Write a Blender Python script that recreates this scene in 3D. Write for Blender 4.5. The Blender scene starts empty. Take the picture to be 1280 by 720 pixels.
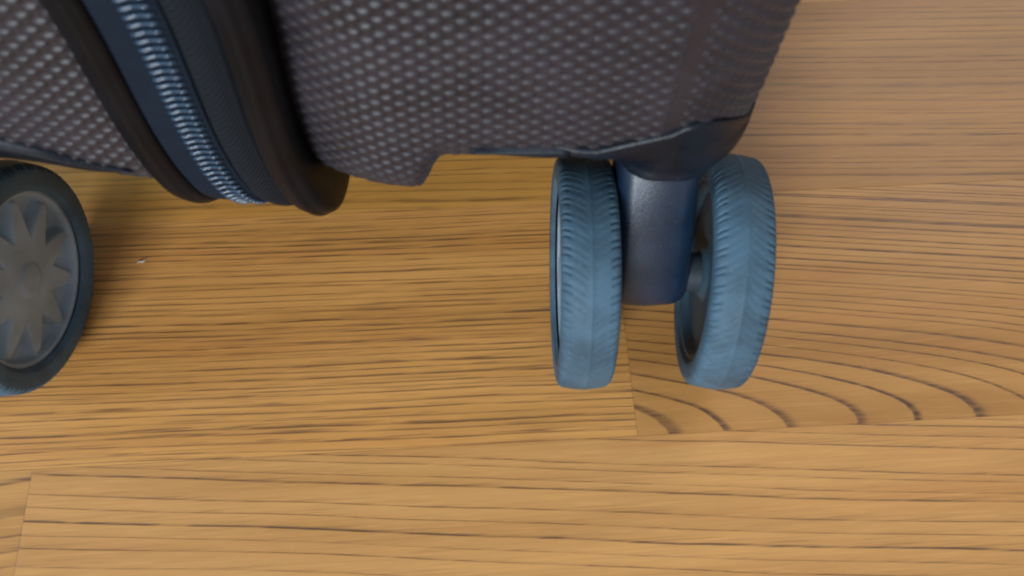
import bpy, bmesh, math, random
import numpy as np
from mathutils import Vector, Matrix

random.seed(7)
rng = np.random.default_rng(7)
S = bpy.context.scene
COL = S.collection
R = math.radians

# ------------------------------------------------------------------ camera, world, lamps, exposure
cam_d = bpy.data.cameras.new("camera")
cam_d.sensor_width = 36.0
cam_d.lens = 1055.0 / 1280.0 * 36.0
cam_d.clip_start = 0.005
cam_d.clip_end = 60.0
cam_d.dof.use_dof = True
cam_d.dof.focus_distance = 0.245
cam_d.dof.aperture_fstop = 15.0
cam = bpy.data.objects.new("camera", cam_d)
COL.objects.link(cam)
cam.location = (0.0, 0.0, 0.2265)
cam.rotation_euler = (R(90 - 66), 0.0, 0.0)
S.camera = cam

W = bpy.data.worlds.new("World")
S.world = W
W.use_nodes = True
wb = W.node_tree.nodes["Background"]
wb.inputs[0].default_value = (0.95, 0.96, 1.0, 1.0)
wb.inputs[1].default_value = 0.42

def area_light(name, loc, target, sx, sy, power, color):
    l = bpy.data.lights.new(name, 'AREA')
    l.shape = 'RECTANGLE'
    l.size, l.size_y = sx, sy
    l.energy = power
    l.color = color
    o = bpy.data.objects.new(name, l)
    COL.objects.link(o)
    o.location = loc
    o.rotation_euler = (Vector(target) - Vector(loc)).to_track_quat('-Z', 'Y').to_euler()
    return o

# a window of the room behind the photographer's left shoulder, a second one behind the case to the right
area_light("window_light", (-0.52, -1.48, 0.84), (0, 0.1, 0.03), 0.5, 0.55, 33.0, (0.85, 0.94, 1.0))
area_light("far_window_light", (2.0, 2.5, 3.0), (0.05, 0.1, 0.0), 1.5, 1.5, 14.0, (1.0, 0.95, 0.88))

area_light("side_fill_light", (-1.7, -0.05, 1.0), (0, 0.1, 0.06), 0.8, 0.9, 15.0, (0.62, 0.83, 1.0))  # added blue fill from the left, brightens the shell beside the zipper

S.view_settings.view_transform = 'Standard'
S.view_settings.look = 'None'
S.view_settings.exposure = 0.0
S.view_settings.gamma = 1.0
S.render.engine = 'CYCLES'
S.cycles.use_denoising = True
S.cycles.max_bounces = 6
S.cycles.filter_width = 2.2

# ------------------------------------------------------------------ helpers
def mesh_obj(name, verts, faces, mat=None, parent=None, smooth=True, sub=None):
    me = bpy.data.meshes.new(name)
    me.from_pydata([tuple(v) for v in verts], [], [tuple(f) for f in faces])
    me.update()
    return link_mesh(name, me, mat, parent, smooth)

def link_mesh(name, me, mat=None, parent=None, smooth=True):
    if smooth:
        me.polygons.foreach_set("use_smooth", np.ones(len(me.polygons), dtype=bool))
    if mat and not me.materials:
        me.materials.append(mat)
    o = bpy.data.objects.new(name, me)
    COL.objects.link(o)
    if parent:
        o.parent = parent
    return o

def grid_mesh(name, P, closed_u=False, closed_v=False):
    """P: (m, n, 3) array -> quad mesh"""
    m, n, _ = P.shape
    iu = np.arange(m if closed_u else m - 1)
    iv = np.arange(n if closed_v else n - 1)
    A, B = np.meshgrid(iu, iv, indexing='ij')
    A2, B2 = (A + 1) % m, (B + 1) % n
    q = np.stack([A * n + B, A2 * n + B, A2 * n + B2, A * n + B2], -1).reshape(-1, 4).astype(np.int32)
    me = bpy.data.meshes.new(name)
    me.vertices.add(m * n)
    me.vertices.foreach_set("co", P.reshape(-1).astype(np.float32))
    me.loops.add(q.size)
    me.loops.foreach_set("vertex_index", q.reshape(-1))
    me.polygons.add(len(q))
    me.polygons.foreach_set("loop_start", np.arange(0, q.size, 4, dtype=np.int32))
    me.polygons.foreach_set("loop_total", np.full(len(q), 4, dtype=np.int32))
    me.update(calc_edges=True)
    me.validate()
    return me

def sstep(a, b, x):
    t = np.clip((x - a) / (b - a), 0, 1)
    return t * t * (3 - 2 * t)

# ------------------------------------------------------------------ materials
def new_mat(name):
    m = bpy.data.materials.new(name)
    m.use_nodes = True
    nt = m.node_tree
    return m, nt, nt.nodes["Principled BSDF"]

class G:
    """tiny node-graph writer"""
    def __init__(self, nt):
        self.nt = nt
    def n(self, typ, **kw):
        nd = self.nt.nodes.new(typ)
        for k, v in kw.items():
            setattr(nd, k, v)
        return nd
    def set(self, sock, v):
        if isinstance(v, bpy.types.NodeSocket):
            self.nt.links.new(v, sock)
        else:
            sock.default_value = v
    def math(self, op, a, b=0.0, c=0.0, clamp=False):
        nd = self.n('ShaderNodeMath', operation=op, use_clamp=clamp)
        self.set(nd.inputs[0], a); self.set(nd.inputs[1], b); self.set(nd.inputs[2], c)
        return nd.outputs[0]
    def ss(self, x, a, b):
        nd = self.n('ShaderNodeMapRange', interpolation_type='SMOOTHSTEP')
        self.set(nd.inputs['Value'], x)
        nd.inputs['From Min'].default_value = a; nd.inputs['From Max'].default_value = b
        return nd.outputs[0]
    def vec(self, x, y, z=0.0):
        nd = self.n('ShaderNodeCombineXYZ')
        self.set(nd.inputs[0], x); self.set(nd.inputs[1], y); self.set(nd.inputs[2], z)
        return nd.outputs[0]
    def noise(self, v, scale=1.0, detail=2.0, rough=0.5):
        nd = self.n('ShaderNodeTexNoise')
        self.set(nd.inputs['Vector'], v)
        nd.inputs['Scale'].default_value = scale
        nd.inputs['Detail'].default_value = detail
        nd.inputs['Roughness'].default_value = rough
        return nd.outputs['Fac']
    def mix(self, f, a, b):
        nd = self.n('ShaderNodeMix', data_type='RGBA')
        self.set(nd.inputs[0], f)
        self.set(nd.inputs[6], a if isinstance(a, bpy.types.NodeSocket) else (*a, 1))
        self.set(nd.inputs[7], b if isinstance(b, bpy.types.NodeSocket) else (*b, 1))
        return nd.outputs[2]
    def bump(self, h, strength, dist):
        nd = self.n('ShaderNodeBump')
        nd.inputs['Strength'].default_value = strength
        nd.inputs['Distance'].default_value = dist
        self.set(nd.inputs['Height'], h)
        return nd.outputs[0]

def plastic(name, col, rough, spec=0.5, grain=0.0, grain_scale=900.0, var=0.25, dust=0.0, dust_col=(0.35, 0.36, 0.38)):
    m, nt, b = new_mat(name)
    g = G(nt)
    tc = g.n('ShaderNodeTexCoord').outputs['Object']
    nz = g.noise(tc, 70.0, 4.0, 0.6)
    dark = tuple(c * (1 - var) for c in col); lite = tuple(c * (1 + var) for c in col)
    c = g.mix(g.ss(nz, 0.3, 0.7), dark, lite)
    if dust > 0:
        d = g.noise(tc, 1300.0, 3.0, 0.65)
        c = g.mix(g.math('MULTIPLY', g.ss(d, 0.6, 0.78), dust), c, dust_col)
    g.set(b.inputs['Base Color'], c)
    g.set(b.inputs['Roughness'], g.math('MULTIPLY_ADD', nz, 0.22, rough - 0.11))
    b.inputs['Specular IOR Level'].default_value = spec
    if grain > 0:
        g.set(b.inputs['Normal'], g.bump(g.noise(tc, grain_scale, 3.0, 0.6), grain, 0.0004))
    return m

M_shell = plastic("brown_shell_plastic", (0.0250, 0.0205, 0.0265), 0.42, 0.35, 0.12, 1500.0, dust=0.10)
_b = M_shell.node_tree.nodes["Principled BSDF"]
_b.inputs['Sheen Weight'].default_value = 0.06
_b.inputs['Sheen Roughness'].default_value = 0.5
_b.inputs['Sheen Tint'].default_value = (0.75, 0.88, 1.0, 1.0)  # blue-tinted sheen imitates cool light and haze over the shell
M_rim = plastic("dark_frame_plastic", (0.0055, 0.0060, 0.0085), 0.45, 0.12, 0.15, 1200.0)
M_house = plastic("navy_black_plastic", (0.0045, 0.0085, 0.0165), 0.42, 0.32, 0.22, 1600.0, dust=0.10)
M_fork = plastic("leather_grain_black_plastic", (0.0060, 0.0180, 0.0420), 0.36, 0.68, 0.22, 2300.0, dust=0.12)
M_tyre = plastic("slate_rubber", (0.055, 0.108, 0.156), 0.62, 0.35, 0.25, 1700.0, 0.28, dust=0.22)
M_wheelrim = plastic("grey_wheel_plastic", (0.27, 0.345, 0.41), 0.5, 0.35, 0.2, 1500.0, 0.2, dust=0.15)
M_tooth = plastic("zipper_nylon", (0.022, 0.060, 0.115), 0.22, 0.8, 0.0, 900.0)
M_axle = plastic("axle_plastic", (0.03, 0.04, 0.05), 0.5, 0.4)

def fabric(name, col, su, sv, strength):
    m, nt, b = new_mat(name)
    g = G(nt)
    tc = g.n('ShaderNodeTexCoord').outputs['Object']
    sp = g.n('ShaderNodeSeparateXYZ'); g.set(sp.inputs[0], tc)
    x = g.math('SINE', g.math('MULTIPLY', sp.outputs[0], su))
    zz = g.math('SUBTRACT', sp.outputs[2], sp.outputs[1])
    z = g.math('SINE', g.math('MULTIPLY', zz, sv))
    h = g.math('ADD', g.math('MULTIPLY', x, z), g.math('MULTIPLY', g.noise(tc, 1500.0, 3.0), 1.2))
    nz = g.noise(tc, 200.0, 4.0, 0.6)
    c = g.mix(g.ss(h, -0.6, 1.6), tuple(k * 0.7 for k in col), tuple(k * 1.25 for k in col))
    c = g.mix(g.math('MULTIPLY', g.ss(nz, 0.45, 0.8), 0.35), c, tuple(k * 1.7 for k in col))
    g.set(b.inputs['Base Color'], c)
    b.inputs['Roughness'].default_value = 0.75
    b.inputs['Specular IOR Level'].default_value = 0.22
    g.set(b.inputs['Normal'], g.bump(h, strength, 0.0003))
    return m
M_tape = fabric("zipper_tape_weave", (0.0045, 0.0125, 0.0260), 7500.0, 6500.0, 0.5)
M_gusset = fabric("gusset_cloth", (0.0055, 0.0095, 0.0155), 5200.0, 4400.0, 0.6)

def wood(name, kind, sp, slope=0.0, u0=0.0, k=105.0, vb=-0.034, base=(0.40, 0.215, 0.082), contrast=1.0, seed=0.0, linew=0.15, curve=0.0, dashy=0.72, mic=0.16, amp0=0.45, pores=0.30):
    """oak strip: growth-ring lines broken into pore dashes, in the plank's own coordinates"""
    m, nt, b = new_mat(name)
    g = G(nt)
    tc = g.n('ShaderNodeTexCoord').outputs['Object']
    s = g.n('ShaderNodeSeparateXYZ'); g.set(s.inputs[0], tc)
    u, v = s.outputs[0], s.outputs[1]
    us = g.math('ADD', u, seed * 1.37)
    warp = g.math('SUBTRACT', g.noise(g.vec(g.math('MULTIPLY', us, 7.0), g.math('MULTIPLY', v, 28.0), seed), 1.0, 2.0), 0.5)
    if kind == 'straight':
        q = g.math('MULTIPLY_ADD', u, slope, v)
        if curve:
            q = g.math('MULTIPLY_ADD', g.math('POWER', g.math('ABSOLUTE', g.math('SUBTRACT', u, u0)), 2.0), curve, q)
        q = g.math('MULTIPLY_ADD', warp, 0.0045, q)
    else:
        w = g.math('SUBTRACT', v, vb)
        par = g.math('DIVIDE', g.math('MULTIPLY', g.math('MULTIPLY', w, w), k),
                     g.math('MULTIPLY_ADD', g.math('ABSOLUTE', w), 13.0, 1.0))
        q = g.math('ADD', g.math('SUBTRACT', u, u0), par)
        q = g.math('MULTIPLY_ADD', warp, 0.022, q)
    t = g.math('DIVIDE', q, sp)
    n1 = g.n('ShaderNodeTexNoise', noise_dimensions='1D')
    g.set(n1.inputs['W'], g.math('MULTIPLY_ADD', t, 0.45, seed * 3.1))
    n1.inputs['Scale'].default_value = 1.0
    n1.inputs['Detail'].default_value = 2.0
    t = g.math('MULTIPLY_ADD', n1.outputs['Fac'], 2.0, t)
    micro = g.noise(g.vec(g.math('MULTIPLY', us, 45.0), g.math('MULTIPLY', v, 700.0), seed), 1.0, 2.0)
    t = g.math('MULTIPLY_ADD', micro, mic, t)
    f = g.math('FRACT', t)
    line = g.math('MULTIPLY', g.ss(f, 0.0, 0.05), g.math('SUBTRACT', 1.0, g.ss(f, linew * 0.45, linew * 1.35)))
    halo = g.math('SUBTRACT', 1.0, g.ss(f, linew, linew + 0.5))
    dash = g.noise(g.vec(g.math('MULTIPLY', us, 55.0), g.math('MULTIPLY', v, 1100.0), seed + 4.0), 1.0, 2.0, 0.55)
    dashm = g.math('MULTIPLY_ADD', g.ss(dash, 0.40, 0.56), dashy, 1.0 - dashy)
    ring_id = g.n('ShaderNodeTexWhiteNoise', noise_dimensions='1D')
    g.set(ring_id.inputs['W'], g.math('FLOOR', t))
    amp = g.math('MULTIPLY_ADD', ring_id.outputs['Value'], 1.0 - amp0, amp0)
    line = g.math('MULTIPLY', g.math('MULTIPLY', line, dashm), amp)
    tone = g.noise(g.vec(g.math('MULTIPLY', us, 5.0), g.math('MULTIPLY', v, 60.0), seed + 9.0), 1.0, 3.0, 0.6)
    fib = g.noise(g.vec(g.math('MULTIPLY', us, 55.0), g.math('MULTIPLY', v, 1700.0), seed + 2.0), 1.0, 3.0, 0.65)
    pink = g.noise(g.vec(g.math('MULTIPLY', us, 9.0), g.math('MULTIPLY', v, 110.0), seed + 17.0), 1.0, 2.0)
    b0 = base
    c = g.mix(g.ss(tone, 0.3, 0.7), tuple(x * y for x, y in zip(b0, (0.84, 0.80, 0.74))), tuple(x * y for x, y in zip(b0, (1.12, 1.13, 1.15))))
    c = g.mix(g.math('MULTIPLY', g.ss(pink, 0.52, 0.72), 0.45), c, tuple(x * y for x, y in zip(b0, (0.98, 0.85, 0.78))))
    c = g.mix(g.math('MULTIPLY', halo, 0.16), c, tuple(x * y for x, y in zip(b0, (0.68, 0.60, 0.52))))
    c = g.mix(g.math('MULTIPLY', g.ss(fib, 0.56, 0.74), 0.30), c, tuple(x * y for x, y in zip(b0, (0.60, 0.54, 0.50))))
    c = g.mix(g.math('MULTIPLY', g.ss(fib, 0.46, 0.32), 0.45), c, tuple(min(1, x * y) for x, y in zip(b0, (1.25, 1.28, 1.3))))
    c = g.mix(g.math('MULTIPLY', line, 0.95 * contrast), c, (0.080, 0.040, 0.026))
    g.set(b.inputs['Base Color'], c)
    sm = g.noise(tc, 22.0, 4.0, 0.6)
    g.set(b.inputs['Roughness'], g.math('MULTIPLY_ADD', sm, 0.16, 0.24))
    b.inputs['Specular IOR Level'].default_value = 0.42
    b.inputs['Coat Weight'].default_value = 0.35
    b.inputs['Coat Roughness'].default_value = 0.19
    pore = g.noise(g.vec(g.math('MULTIPLY', us, 48.0), g.math('MULTIPLY', v, 3000.0), seed + 6.0), 1.0, 1.0)
    pore = g.math('MULTIPLY', g.ss(pore, 0.58, 0.64), g.math('MULTIPLY_ADD', halo, 0.7, 0.3))
    c = g.mix(g.math('MULTIPLY', pore, pores), c, (0.085, 0.042, 0.030))
    g.set(b.inputs['Base Color'], c)
    hgt = g.math('SUBTRACT', g.math('MULTIPLY', fib, 0.25), line)
    g.set(b.inputs['Normal'], g.bump(hgt, 0.35, 0.00012))
    return m

# ------------------------------------------------------------------ the floor
TH = R(3.2)
PW = 0.0741
PL = 0.46
V0 = 0.0548                               # lower edge of the middle row
GAP = 0.00006
def uv(u, v):
    return (u * math.cos(TH) - v * math.sin(TH), u * math.sin(TH) + v * math.cos(TH))

sub = mesh_obj("floor", [(-4, -4, -0.0125), (4, -4, -0.0125), (4, 4, -0.0125), (-4, 4, -0.0125)], [(0, 1, 2, 3)],
               plastic("subfloor", (0.30, 0.17, 0.075), 0.6), None, False)
sub["kind"] = "structure"

def plank_mesh():
    a, b, t, c, d = (PL - GAP) / 2, (PW - GAP) / 2, 0.012, 0.00010, 0.00004
    V = []
    for (x, y, z) in ((a, b, -t), (a, b, -d), (a - c, b - c, 0)):
        V += [(-x, -y, z), (x, -y, z), (x, y, z), (-x, y, z)]
    F = [(8, 9, 10, 11), (3, 2, 1, 0)]
    for lay in (0, 4):
        for i in range(4):
            j = (i + 1) % 4
            F.append((lay + i, lay + j, lay + 4 + j, lay + 4 + i))
    me = bpy.data.meshes.new("plank")
    me.from_pydata(V, [], F)
    me.update()
    me.materials.append(None)
    return me
PM = plank_mesh()

B1, B2, B3 = (0.57, 0.29, 0.085), (0.59, 0.30, 0.09), (0.54, 0.27, 0.08)
pool = [wood("oak_strip_%d" % i, 'straight', sp, sl, 0.1 * i, base=bb, seed=20 + 3.3 * i, contrast=ct, curve=cv)
        for i, (sp, sl, bb, ct, cv) in enumerate([(0.0040, 0.02, B1, 0.9, 0.0), (0.0058, -0.03, B2, 0.9, 0.05), (0.0030, 0.01, B3, 0.8, 0.0),
                                                  (0.0070, 0.03, B1, 0.9, -0.06)])]
pool.append(wood("oak_strip_arched", 'arch', 0.030, u0=0.05, seed=41.0, vb=0.0))
# the planks in view; window falloff put into their base colours, top right darker
W_midl = wood("oak_dense_dashes", 'straight', 0.0020, 0.012, base=(0.675, 0.322, 0.090), seed=1.3, contrast=0.88, linew=0.24, dashy=0.65, amp0=0.6, pores=0.65)
W_midr = wood("oak_arched_rings", 'arch', 0.0170, u0=0.0, k=165.0, vb=-PW / 2 - 0.0005, base=(0.560, 0.270, 0.079), seed=2.2, contrast=1.0, linew=0.21, dashy=0.35, mic=0.07, amp0=0.75, pores=0.15)
W_lowr = wood("oak_wide_lines", 'straight', 0.0036, 0.088, base=(0.625, 0.310, 0.098), seed=3.4, contrast=1.0, linew=0.125, dashy=0.6, mic=0.10, amp0=0.7, pores=0.3)
W_lowl = wood("oak_bold_lines", 'straight', 0.0060, -0.12, base=(0.600, 0.300, 0.088), seed=5.1, contrast=0.9, linew=0.25, dashy=0.5)
W_topr = wood("oak_brown_lines", 'straight', 0.0030, 0.05, base=(0.440, 0.198, 0.046), seed=6.6, contrast=0.75, linew=0.2)
W_topl = wood("oak_yellow_lines", 'straight', 0.0028, 0.02, base=(0.640, 0.315, 0.072), seed=7.9, contrast=0.85, pores=0.4)

special = {(0, 0): W_midl, (0, 1): W_midr, (-1, 0): W_lowl, (-1, 1): W_lowr, (1, 0): W_topl, (1, 1): W_topr}
ends = {0: 0.0374, -1: -0.1257, 1: 0.045}
for r in range(-7, 10):
    e = ends.get(r, random.uniform(-0.3, 0.3))
    for kx in range(-1, 3):
        u = e + (kx - 0.5) * PL
        v = V0 + (r + 0.5) * PW
        o = bpy.data.objects.new("plank", PM)
        COL.objects.link(o)
        x, y = uv(u, v)
        o.location = (x, y, random.uniform(-0.00004, 0.00004))
        o.rotation_euler = (0, 0, TH)
        o.material_slots[0].link = 'OBJECT'
        o.material_slots[0].material = special.get((r, kx)) or random.choice(pool)
        o.parent = sub

# ------------------------------------------------------------------ the suitcase
root = bpy.data.objects.new("suitcase", None)
COL.objects.link(root)
root.location = (-0.06, 0.288, 0.0)
root.empty_display_size = 0.05
root["label"] = "dark brown hard-shell suitcase with pimpled surface, standing on grey double spinner wheels"
root["category"] = "suitcase"
bpy.context.view_layer.update()
INV = root.matrix_world.inverted()
def adopt(o, parent=None):
    p = parent or root
    o.parent = p
    if p is root:
        o.matrix_parent_inverse = INV
    return o

XZ = -0.0615            # zipper plane
Y0 = 0.0974             # near side face
YF = Y0 + 0.38          # far side face
ZTOP = 0.42
RB = 0.018

def lean(P):
    """the soft zipper side is pushed slightly out of line above the floor"""
    w = np.clip((0.030 - P[..., 0]) / 0.070, 0, 1)
    P[..., 0] -= 0.0030 * sstep(0.125, 0.078, P[..., 2]) * sstep(0.047, 0.074, P[..., 2]) * w
    return P

def shell(name, sgn, x_in, x_corner, Rc, zb_full, step, mask_in):
    """one half shell: outline near face -> broad face -> far face, swept down and under.  sgn +1 right, -1 left"""
    ds = 0.00042
    pts, dense = [], []
    xs = np.arange(0.0, abs(x_corner - x_in), ds)
    L = abs(x_corner - x_in)
    for s in xs:                                   # near side face
        w = max(0.0, 1 - s / 0.021)
        pts.append((x_in + sgn * s, Y0 + 0.0060 * w * w * (1 if sgn > 0 else 0.25)))
    n = int(Rc * math.pi / 2 / ds)
    for i in range(n):
        a = -math.pi / 2 + (i / n) * math.pi / 2
        pts.append((x_corner + sgn * Rc * math.cos(a), Y0 + Rc + Rc * math.sin(a)))
    xb = x_corner + sgn * Rc
    y = Y0 + Rc
    while y < Y0 + 0.06:
        pts.append((xb, y)); y += ds
    nd = len(pts)
    for yy in np.linspace(Y0 + 0.062, YF - Rc, 30):
        pts.append((xb, yy))
    for i in range(1, 17):
        a = i / 16 * math.pi / 2
        pts.append((x_corner + sgn * Rc * math.cos(a), YF - Rc + Rc * math.sin(a)))
    for x in np.linspace(x_corner, x_in, 24)[1:]:
        pts.append((x, YF))
    O = np.array(pts)
    d = np.gradient(O, axis=0)
    d /= np.linalg.norm(d, axis=1)[:, None] + 1e-12
    N = np.stack([d[:, 1], -d[:, 0]], 1) * sgn      # outward
    sarc = np.concatenate([[0], np.cumsum(np.linalg.norm(np.diff(O, axis=0), axis=1))])
    # bottom height along the outline: raised pocket for the casters at the corners
    def zb_of(x, y):
        near = sstep(Y0 + 0.075, Y0 + 0.055, y)
        far = sstep(YF - 0.075, YF - 0.055, y)
        side = sstep(step[0], step[1], x) if sgn > 0 else sstep(-step[0], -step[1], -x)
        return zb_full + step[2] * side * np.maximum(near, far)
    zb = zb_of(O[:, 0], O[:, 1])
    # profile: vertical run, quarter round, short run inwards; rows keep one world height so the relief stays even
    zd = 0.165
    zrow = np.concatenate([np.linspace(ZTOP, zd + 0.006, 14),
                           np.arange(zd, zb.min() + RB - RB * math.pi / 2 - 0.004, -0.00037)])
    m = len(zrow)
    T = zrow[None, :] - (zb + RB)[:, None]
    A = np.clip(-T / RB, 0, math.pi / 2)
    inn = RB * (1 - np.cos(A)) + np.clip(-T - RB * math.pi / 2, 0, 0.004)
    P = np.zeros((len(O), m, 3))
    P[:, :, :2] = O[:, None, :] - N[:, None, :] * inn[:, :, None]
    P[:, :, 2] = np.where(T > 0, zrow[None, :], (zb + RB)[:, None] - RB * np.sin(A))
    Nh, Nz = np.cos(A), -np.sin(A)
    # pimples: staggered diamond pads, real relief.  vertical position uses world z so the lattice does not bend at the pocket
    a_, b_ = 0.00465, 0.00350
    zcoord = zrow[None, :] + 0 * T
    U = sarc[:, None] / a_ + 0 * T
    V = zcoord / b_ + 0.035 * U
    def pad(du, dv):
        fu = np.abs(du - np.round(du)); fv = np.abs(dv - np.round(dv))
        return sstep(0.41, 0.17, fu) * sstep(0.28, 0.02, fv + 0.10 * (fu / 0.4) ** 2)
    D = np.maximum(pad(U, V), pad(U + 0.5, V + 0.5))
    mask = (sstep(mask_in, mask_in + 0.0014, sarc)[:, None] * np.ones_like(T))
    mask *= sstep(-RB * 1.0, -RB * 0.6, T)
    mask *= sstep(0.168, 0.163, P[:, :, 2])
    dn = np.zeros(len(O)); dn[:nd - 4] = 1
    mask *= dn[:, None]
    crease = np.abs(np.abs(O[:, 0] - x_corner + sgn * (-0.0005)))
    cz = (1 - sstep(0.0011, 0.0020, crease)) * (O[:, 1] < Y0 + 0.01)
    mask *= (1 - cz)[:, None]
    H = 0.00066 * D * mask
    P[:, :, 0] += N[:, 0:1] * H * Nh
    P[:, :, 1] += N[:, 1:2] * H * Nh
    P[:, :, 2] += H * Nz
    P = lean(P)
    if sgn > 0:
        P = P[:, ::-1]
    me = grid_mesh(name, P)
    # close the top and the underside
    bm = bmesh.new(); bm.from_mesh(me)
    be = [e for e in bm.edges if e.is_boundary]
    top = [e for e in be if all(v.co.z > ZTOP - 1e-5 for v in e.verts)]
    bot = [e for e in be if all(v.co.z < 0.085 for v in e.verts) and
           True]
    for es in (top, bot):
        vs = {v for e in es for v in e.verts}
        ends_ = [v for v in vs if sum(1 for e in es if v in e.verts) == 1]
        try:
            if len(ends_) == 2:
                es = es + [bm.edges.new(ends_)]
            bmesh.ops.triangle_fill(bm, edges=es, use_beauty=True)
        except Exception:
            pass
    bm.to_mesh(me); bm.free()
    return adopt(link_mesh(name, me, M_shell))

shell("shell", 1, -0.0418, 0.0315, 0.0225, 0.0516, (-0.0210, -0.0125, 0.0132), 0.0002)
shell("shell", -1, -0.0740, -0.152, 0.0225, 0.0535, (-0.076, -0.106, 0.0135), 0.0012)

# -------- bands that run round the case in the zipper plane
YB, YBF, ZBB, ZBT, RBAND = 0.0945, YF + 0.003, 0.0403, ZTOP + 0.004, 0.024
def band_path():
    p, nrm = [], []
    def arc(cy, cz, a0, a1, n):
        for i in range(n + 1):
            a = a0 + (a1 - a0) * i / n
            p.append((cy + RBAND * math.cos(a), cz + RBAND * math.sin(a))); nrm.append((math.cos(a), math.sin(a)))
    for z in np.linspace(0.30, ZBB + RBAND, 60)[:-1]:
        p.append((YB, z)); nrm.append((-1, 0))
    arc(YB + RBAND, ZBB + RBAND, math.pi, 1.5 * math.pi, 36)
    for y in np.linspace(YB + RBAND, YBF - RBAND, 30)[1:-1]:
        p.append((y, ZBB)); nrm.append((0, -1))
    arc(YBF - RBAND, ZBB + RBAND, 1.5 * math.pi, 2 * math.pi, 10)
    arc(YBF - RBAND, ZBT - RBAND, 0, 0.5 * math.pi, 10)
    arc(YB + RBAND, ZBT - RBAND, 0.5 * math.pi, math.pi, 10)
    return np.array(p), np.array(nrm)
BP, BN = band_path()
def band(name, sec, mat):
    sec = np.array(sec)
    P = np.zeros((len(BP), len(sec), 3))
    P[:, :, 0] = sec[None, :, 0]
    P[:, :, 1] = BP[:, 0:1] + BN[:, 0:1] * sec[None, :, 1]
    P[:, :, 2] = BP[:, 1:2] + BN[:, 1:2] * sec[None, :, 1]
    return adopt(link_mesh(name, grid_mesh(name, lean(P), True, True), mat))
def rounded_sec(x0, x1, h, depth, r, crown=0.0, n=6):
    s = [(x0, h - depth)]
    for i in range(n + 1):
        a = math.pi - i / n * math.pi / 2
        s.append((x0 + r + r * math.cos(a), h - r + r * math.sin(a)))
    for k in range(1, 6):
        t = k / 6
        s.append((x0 + r + (x1 - x0 - 2 * r) * t, h + crown * 4 * t * (1 - t)))
    for i in range(n + 1):
        a = math.pi / 2 - i / n * math.pi / 2
        s.append((x1 - r + r * math.cos(a), h - r + r * math.sin(a)))
    s.append((x1, h - depth))
    return s[::-1]
band("shell_frame", rounded_sec(-0.0487, -0.0412, 0.0008, 0.016, 0.0022, 0.0007), M_rim)
band("gusset", rounded_sec(-0.0564, -0.0490, -0.0016, 0.010, 0.0009, 0.0007), M_gusset)
tape = band("zipper", rounded_sec(-0.0690, -0.0570, -0.0026, 0.006, 0.0004, 0.0003), M_tape)
band("shell_frame", rounded_sec(-0.0762, -0.0693, -0.0020, 0.014, 0.0016, 0.0005), M_rim)

# zipper coil: every turn its own piece
def tooth_mesh():
    n, c = 11, 6
    P = np.zeros((n, c, 3))
    for i in range(n):
        t = i / (n - 1) * 2 - 1
        x = t * 0.0029
        up = 0.00032 * math.exp(-((abs(t) - 0.64) / 0.30) ** 2) - 0.0001
        r = (0.00041 + 0.00010 * math.exp(-((abs(t) - 0.66) / 0.3) ** 2)) * math.sqrt(max(0.02, 1 - abs(t) ** 6))
        for j in range(c):
            a = j / c * 2 * math.pi
            P[i, j] = (x, r * 0.95 * math.cos(a), up + r * 0.9 * math.sin(a))
    return grid_mesh("zipper_tooth", P, False, True)
TM = tooth_mesh()
TM.polygons.foreach_set("use_smooth", np.ones(len(TM.polygons), dtype=bool))
TM.materials.append(M_tooth)
seg = np.linalg.norm(np.diff(BP, axis=0), axis=1)
cum = np.concatenate([[0], np.cumsum(seg)])
pitch = 0.00200
s_start = 0.30 - 0.175
s = s_start
while s < s_start + 0.175:
    i = int(np.searchsorted(cum, s) - 1)
    f = (s - cum[i]) / seg[i]
    p = BP[i] * (1 - f) + BP[i + 1] * f
    nn = BN[i] * (1 - f) + BN[i + 1] * f
    nn = nn / np.linalg.norm(nn)
    o = bpy.data.objects.new("zipper_tooth", TM)
    COL.objects.link(o)
    nrm = Vector((0, nn[0], nn[1]))
    xax = Vector((1, 0, 0))
    tan = nrm.cross(xax)
    M = Matrix((xax, tan, nrm)).transposed().to_4x4() @ Matrix.Rotation(R(9), 4, 'Z')
    q3 = lean(np.array([-0.0608, p[0], p[1]]))
    M.translation = Vector(q3) + nrm * (-0.0019)
    o.parent = tape
    o.matrix_parent_inverse = Matrix.Identity(4)
    o.matrix_local = M
    s += pitch

# -------- casters
def rot_mesh_x(me, sgn):
    if sgn < 0:
        me.transform(Matrix.Scale(-1, 4, (1, 0, 0)))
        me.flip_normals()
    return me

CX, CY, CZ = 0.0341, 0.0920, 0.0300
def rr_ring(x0, x1, y0, y1, r, n=10):
    """rounded rectangle, fixed number of points, counter-clockwise"""
    pts = []
    for cx, cy, a0 in ((x1 - r, y0 + r, -90), (x1 - r, y1 - r, 0), (x0 + r, y1 - r, 90), (x0 + r, y0 + r, 180)):
        for i in range(n + 1):
            a = R(a0 + 90 * i / n)
            pts.append((cx + r * math.cos(a), cy + r * math.sin(a)))
    return pts

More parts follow.
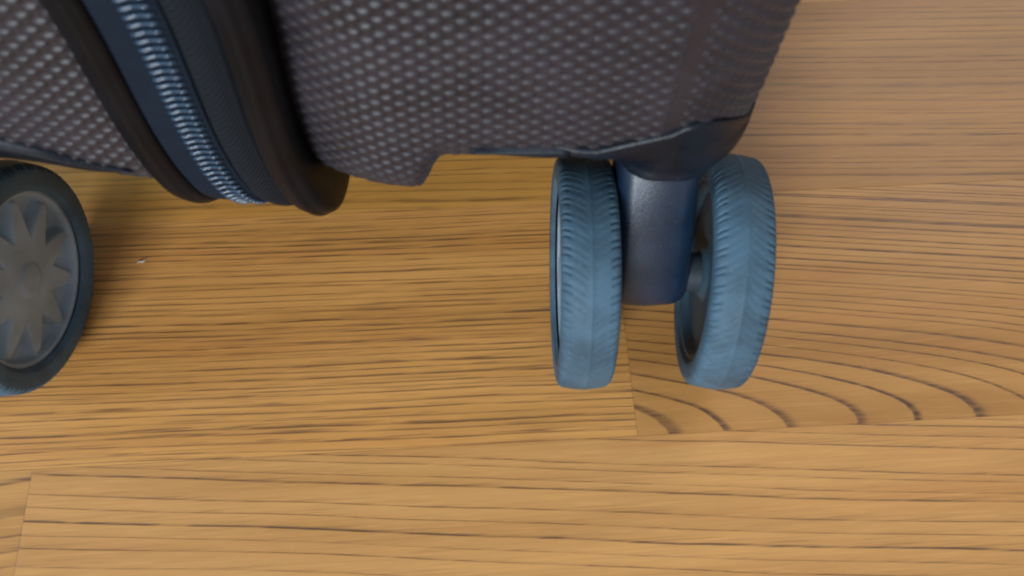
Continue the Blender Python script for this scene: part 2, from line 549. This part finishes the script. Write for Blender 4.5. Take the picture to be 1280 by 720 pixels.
def housing_mesh(sgn, cx, tail_fn, xr):
    """corner cap hugging the shell, drawn in to the neck of the fork"""
    rings = []
    x1 = xr
    def ring(*p):
        return p
    def make_ring(z, x0, x1_, y0, y1, r, arch=0.0):
        return [(x, y, z + (arch - arch / 0.0088 * min(1.2 * max(y - Y0 - 0.0005, 0.0), 0.0115)) * float(sstep(cx - 0.009, cx + 0.002, np.array(x)))) for x, y in rr_ring(x0, x1_, y0, y1, max(r, 0.001), 14)]
    yf = Y0 - 0.0012
    yb = Y0 + 0.060
    rings.append(ring(0.0789, -0.0040, x1 - 0.0010, yf + 0.0012, yb, 0.0215, 0.0088))
    rings.append(ring(0.0785, -0.0045, x1, yf, yb, 0.0220, 0.0088))
    rings.append(ring(0.0768, -0.0045, x1, yf, yb, 0.0220, 0.0060))
    rings.append(ring(0.0758, 0.0050, x1 - 0.0004, yf, yb, 0.0215, 0.0030))
    rings.append(ring(0.0745, 0.0150, x1 - 0.0012, yf + 0.0001, yb - 0.002, 0.0180, 0.0008))
    rings.append(ring(0.0722, 0.0198, x1 - 0.0030, yf + 0.0003, yb - 0.006, 0.0140))
    rings.append(ring(0.0695, 0.0222, x1 - 0.0058, yf + 0.0007, yb - 0.012, 0.0110))
    rings.append(ring(0.0670, 0.0236, x1 - 0.0090, yf + 0.0004, yb - 0.017, 0.0085))
    rings.append(ring(0.0655, 0.0241, x1 - 0.0104, yf + 0.0022, yb - 0.021, 0.0060))
    rings.append(ring(0.0630, cx - 0.0096, cx + 0.0096, yf + 0.0050, yb - 0.024, 0.0044))
    K = np.array([list(r_) + [0.0] * (7 - len(r_)) for r_ in rings])
    fine = [K[0], K[1]]
    for i in range(1, len(K) - 1):
        p0, p1, p2, p3 = K[max(i - 1, 1)], K[i], K[i + 1], K[min(i + 2, len(K) - 1)]
        for j in range(1, 6):
            t = j / 5
            fine.append(0.5 * (2 * p1 + (p2 - p0) * t + (2 * p0 - 5 * p1 + 4 * p2 - p3) * t * t + (3 * p1 - p0 - 3 * p2 + p3) * t ** 3))
    P = np.array([make_ring(*f_) for f_ in fine])
    me = grid_mesh("caster_housing", P, False, True)
    bm = bmesh.new(); bm.from_mesh(me)
    bmesh.ops.holes_fill(bm, edges=[e for e in bm.edges if e.is_boundary], sides=0)
    # tail: thin wedge running along the underside edge of the shell
    if tail_fn:
        xs, top, bot = tail_fn
        prev = None
        vs = []
        for x, t, b_ in zip(xs, top, bot):
            vs.append([bm.verts.new((x, yf + 0.0004, t)), bm.verts.new((x, yf + 0.0002, b_ * 0.5 + t * 0.5)), bm.verts.new((x, yf + 0.0006, b_)),
                       bm.verts.new((x, yf + 0.020, b_)), bm.verts.new((x, yf + 0.020, t))])
        for a, c in zip(vs[:-1], vs[1:]):
            for i in range(5):
                j = (i + 1) % 5
                bm.faces.new((a[i], a[j], c[j], c[i]))
        bm.faces.new(vs[0][::-1]); bm.faces.new(vs[-1])
    bmesh.ops.recalc_face_normals(bm, faces=bm.faces[:])
    bm.to_mesh(me); bm.free()
    return me

# right housing, tail tapering to the left
xs = np.linspace(-0.0085, 0.012, 14)
tr = (xs, 0.0782 + 0.0003 * sstep(-0.009, 0.006, xs), 0.0777 - 0.0017 * sstep(-0.009, 0.008, xs))
me = housing_mesh(1, CX, tr, 0.0540)
adopt(link_mesh("caster_housing", me, M_house))
# left housing: mirrored about the middle of the left corner
LCX = -0.1490
me = housing_mesh(1, CX, None, 0.0540)
me.transform(Matrix.Translation((LCX + CX, 0, 0.001)) @ Matrix.Scale(-1, 4, (1, 0, 0)))
me.flip_normals()
bm = bmesh.new(); bm.from_mesh(me)
xs = np.linspace(-0.150, -0.0825, 44)
zt_ = np.interp(xs, [-0.150, -0.115, -0.1065, -0.097, -0.0915, -0.0865, -0.0825], [0.0850, 0.0848, 0.0836, 0.0786, 0.0739, 0.0706, 0.0690])
zb_ = np.interp(xs, [-0.150, -0.115, -0.1065, -0.097, -0.0915, -0.0865, -0.0825], [0.0770, 0.0772, 0.0768, 0.0744, 0.0710, 0.0693, 0.0688])
ker = np.array([1, 2, 3, 2, 1]) / 9.0
zt_[2:-2] = np.convolve(zt_, ker, 'valid'); zb_[2:-2] = np.convolve(zb_, ker, 'valid')
vs = []
for x, t, b_ in zip(xs, zt_, zb_):
    k = min(1.0, (t - b_) / 0.004)
    vs.append([bm.verts.new((x, Y0 + 0.0004, t + 0.001 * k)), bm.verts.new((x, Y0 + 0.0003 - 0.0018 * k, t - 0.0006 * k)), bm.verts.new((x, Y0 + 0.0004 - 0.0014 * k, b_)), bm.verts.new((x, Y0 + 0.001 + 0.5 * (t - b_), b_)), bm.verts.new((x, Y0 + 0.001 + 0.5 * (t - b_), t))])
for a, c in zip(vs[:-1], vs[1:]):
    for i in range(5):
        j = (i + 1) % 5
        bm.faces.new((a[i], a[j], c[j], c[i]))
bm.faces.new(vs[0][::-1]); bm.faces.new(vs[-1])
bmesh.ops.recalc_face_normals(bm, faces=bm.faces[:])
bm.to_mesh(me); bm.free()
adopt(link_mesh("caster_housing", me, M_house))

def fork_mesh(hw=0.0095):
    """arm between the wheels: side profile extruded across, corners rounded (origin at the axle)"""
    prof = [(0.0180, 0.0400), (0.0125, 0.0360), (0.0078, 0.0310), (0.0040, 0.0255), (0.0004, 0.0195), (-0.0034, 0.0130), (-0.0068, 0.0075)]
    for i in range(0, 15):
        a = R(165 + i * (195 / 14))
        prof.append((0.0088 * math.cos(a), 0.0088 * math.sin(a)))
    prof += [(0.0130, 0.0060), (0.0230, 0.0180), (0.0330, 0.0345)]
    Q = np.array(prof)
    prv, nxt = np.roll(Q, 1, 0), np.roll(Q, -1, 0)
    t1 = Q - prv; t2 = nxt - Q
    t1 /= np.linalg.norm(t1, axis=1)[:, None]; t2 /= np.linalg.norm(t2, axis=1)[:, None]
    tt = t1 + t2; tt /= np.linalg.norm(tt, axis=1)[:, None]
    inward = np.stack([-tt[:, 1], tt[:, 0]], 1)              # profile runs counter-clockwise
    cen = Q.mean(0)
    if np.mean(np.sum(inward * (cen - Q), 1)) < 0:
        inward = -inward
    r = 0.0038
    xs_ = [-hw + r * (1 - math.cos(math.pi / 2 * i / 9)) for i in range(10)]
    xs_ = xs_ + [0.0] + [-x for x in xs_[::-1]]
    rows = []
    for x in xs_:
        k = max(0.0, (abs(x) - (hw - r)) / r)
        e = r * 0.8 * (1 - math.sqrt(max(0.0, 1 - k * k))) + 0.0013 * (x / hw) ** 2
        q = Q + inward * e
        wz = 1.09 - 0.14 * np.clip(q[:, 1:2] / 0.036, -0.2, 1.1)
        rows.append(np.concatenate([x * wz, q], 1))
    me = grid_mesh("caster_fork", np.array(rows), False, True)
    bm = bmesh.new(); bm.from_mesh(me)
    bmesh.ops.holes_fill(bm, edges=[e_ for e_ in bm.edges if e_.is_boundary], sides=0)
    bmesh.ops.recalc_face_normals(bm, faces=bm.faces[:])
    bm.to_mesh(me); bm.free()
    return me
FM = fork_mesh()
FM.materials.append(M_fork)
FM.polygons.foreach_set("use_smooth", np.ones(len(FM.polygons), dtype=bool))

TWH, TR, RIN = 0.0067, 0.0300, 0.0233       # tyre half width, radius, inner radius
def tyre_mesh():
    na = 900
    prof = []          # (x, r, tread coordinate or None)
    for t in np.linspace(0, 1, 6):
        prof.append((-TWH + 0.0012 * (1 - t) , RIN - 0.0006 + (RIN + 0.0006 - (RIN - 0.0006)) * t, 2.0))
    prof.append((-TWH + 0.0, RIN + 0.0012, 2.0))
    prof.append((-TWH - 0.0002, RIN + 0.0030, 2.0))
    nsh = 7
    rs = 0.0021
    for i in range(nsh):
        a = math.pi - i / nsh * math.pi / 2 * 0.92
        prof.append((-TWH + rs + rs * math.cos(a), TR - 0.0005 - rs + rs * math.sin(a), None))
    nt = 56
    for i in range(nt + 1):
        t = i / nt * 2 - 1
        x = t * (TWH - rs)
        prof.append((x, TR - 0.0005 * t * t, None))
    left = [p for p in prof[:8 + nsh]]
    for (x, r, k) in left[::-1]:
        prof.append((-x, r, k))
    prof = np.array([(p[0], p[1], 0 if p[2] is None else 1) for p in prof])
    th = np.arange(na) / na * 2 * math.pi
    X = prof[None, :, 0] + 0 * th[:, None]
    Rr = prof[None, :, 1] + 0 * th[:, None]
    tr = (1 - prof[None, :, 2])
    q = np.abs(X) / TWH
    N = 44
    ph = th[:, None] * N / (2 * math.pi) + 0.95 * np.clip(1 - q, 0, 1) ** 1.35 + (X > 0) * 0.37
    f = ph - np.floor(ph)
    def pulse(c, w):
        d = np.abs(f - c); d = np.minimum(d, 1 - d)
        return np.clip(1 - (d / w) ** 2, 0, 1)
    g = np.maximum(pulse(0.28, 0.10), pulse(0.66, 0.085))
    edge = sstep(0.62, 0.74, q) * sstep(1.03, 0.96, q)
    inner = sstep(0.10, 0.22, q) * sstep(0.80, 0.60, q)
    dep = 0.00062 * g * edge + 0.00008 * np.maximum(pulse(0.28, 0.2), pulse(0.7, 0.18)) * inner
    dep -= 0.00012 * np.exp(-(q / 0.06) ** 2)
    Rr = Rr - dep * tr
    P = np.stack([X, Rr * np.cos(th)[:, None], Rr * np.sin(th)[:, None]], -1)
    return grid_mesh("tyre", P[:, ::-1], True, False)

def rim_mesh():
    """dished wheel centre with ten pointed spokes, both faces"""
    nr, na = 46, 360
    r = np.concatenate([np.linspace(0, 0.0085, 12), np.linspace(0.0088, RIN, nr - 12)])
    th = np.arange(na) / na * 2 * math.pi
    RR, A = np.meshgrid(r, th, indexing='ij')
    n = 10
    fa = (A * n / (2 * math.pi)); fa = np.abs(fa - np.round(fa)) * 2 * math.pi / n       # angle from spoke axis
    t = np.clip((RR - 0.0080) / (0.0214 - 0.0080), 0, 1)
    wid = 0.0052 * (1 - t) ** 0.85 + 0.0007                                                        # half width of the spoke
    lat = RR * np.sin(np.minimum(fa, math.pi / 2))
    sp = 1 - sstep(wid * 0.6, wid * 1.0 + 0.0011, lat)
    sp = sp * (1 - sstep(0.0204, 0.0214, RR))
    hub = 1 - sstep(0.0078, 0.0088, RR)
    lip = sstep(0.0208, 0.0218, RR)
    well = -0.0052
    h = well + 0.0012 * t
    h = h + (-0.0007 - 0.0010 * t - h) * np.maximum(sp, 0)
    h = np.maximum(h, well + (-0.0008 - well) * hub)
    h = h + (0.0 - h) * lip * 0.75
    cap = 0.0005 * (1 - sstep(0.0040, 0.0046, RR))
    h = h + cap
    fs = []
    for s_ in (1, -1):
        if s_ < 0:
            h = -0.0022 * (1 - lip) + 0.0016 * (1 - sstep(0.0065, 0.0072, RR))
        Pm = np.stack([s_ * (TWH - 0.0008 + h), RR * np.cos(A), RR * np.sin(A)], -1)
        if s_ < 0:
            Pm = Pm[:, ::-1]
        fs.append(grid_mesh("rim", Pm, False, True))
    bm = bmesh.new()
    for f_ in fs:
        bm.from_mesh(f_)
    bmesh.ops.remove_doubles(bm, verts=bm.verts[:], dist=1e-7)
    me = fs[0]
    bm.to_mesh(me); bm.free()
    return me
TYM, RIM = tyre_mesh(), rim_mesh()
TYM.materials.append(M_tyre); RIM.materials.append(M_wheelrim)
RIM.materials.append(plastic("wheel_back_plastic", (0.045, 0.085, 0.120), 0.5, 0.4, 0.2, 1500.0, 0.2, dust=0.1))
for p_ in RIM.polygons:                       # plain dish on the side that faces the fork
    if p_.center.x < 0:
        p_.material_index = 1
for m_ in (TYM, RIM):
    m_.polygons.foreach_set("use_smooth", np.ones(len(m_.polygons), dtype=bool))

def wheel(x, y, yaw, camber, spin, flip=False):
    w = bpy.data.objects.new("wheel", None)
    COL.objects.link(w)
    w.empty_display_size = 0.01
    w.location = (x, y, CZ)
    w.rotation_euler = (0, camber, yaw)
    adopt(w)
    for nm, me_ in (("tyre", TYM), ("rim", RIM)):
        o = bpy.data.objects.new(nm, me_)
        COL.objects.link(o)
        o.parent = w
        o.rotation_euler = (spin, 0, math.pi if flip else 0)
    return w

def fork(x, y, yaw):
    o = bpy.data.objects.new("caster_fork", FM)
    COL.objects.link(o)
    o.location = (x, y, CZ); o.rotation_euler = (0, 0, yaw)
    adopt(o)
    # axle through both wheels
    n = 20
    P = np.array([[(xx, 0.0052 * math.cos(2 * math.pi * i / n), 0.0052 * math.sin(2 * math.pi * i / n)) for i in range(n)] for xx in (-0.0145, 0.0150)])
    a = link_mesh("axle", grid_mesh("axle", P, False, True), M_axle)
    a.parent = o
    return o

fork(CX, CY, 0.0)
wheel(CX - 0.0163, CY, R(0.5), 0.0, 0.3, True)
wheel(CX + 0.0191, CY, R(-4.6), 0.0, 1.1)
fork(LCX, CY, R(-4))
wheel(LCX + 0.0206, CY - 0.0018, R(-4.5), 0.0, 0.16)
wheel(LCX - 0.0183, CY + 0.0030, R(-4.5), 0.0, 0.9, True)

# -------- a crumb of white lint beside the left wheel
V, F = [], []
for i in range(7):
    t = i / 6
    x = -0.0014 + 0.0028 * t; y = 0.00025 * math.sin(t * 7) + 0.0009 * t * t
    w = 0.00035 * math.sin(math.pi * (0.1 + 0.8 * t))
    V += [(x, y - w, 0.0001), (x, y, 0.00045), (x, y + w, 0.0001)]
for i in range(6):
    a = i * 3
    F += [(a, a + 3, a + 4, a + 1), (a + 1, a + 4, a + 5, a + 2), (a + 2, a + 5, a + 3, a)]
lint = mesh_obj("lint", V, F, plastic("white_lint", (0.62, 0.60, 0.56), 0.9, 0.2))
lint.location = (-0.1101, 0.1092, 0.0001)
lint.rotation_euler = (0, 0, R(10))
lint["label"] = "tiny white shred of lint lying on the wooden floor beside the left wheel"
lint["category"] = "lint"
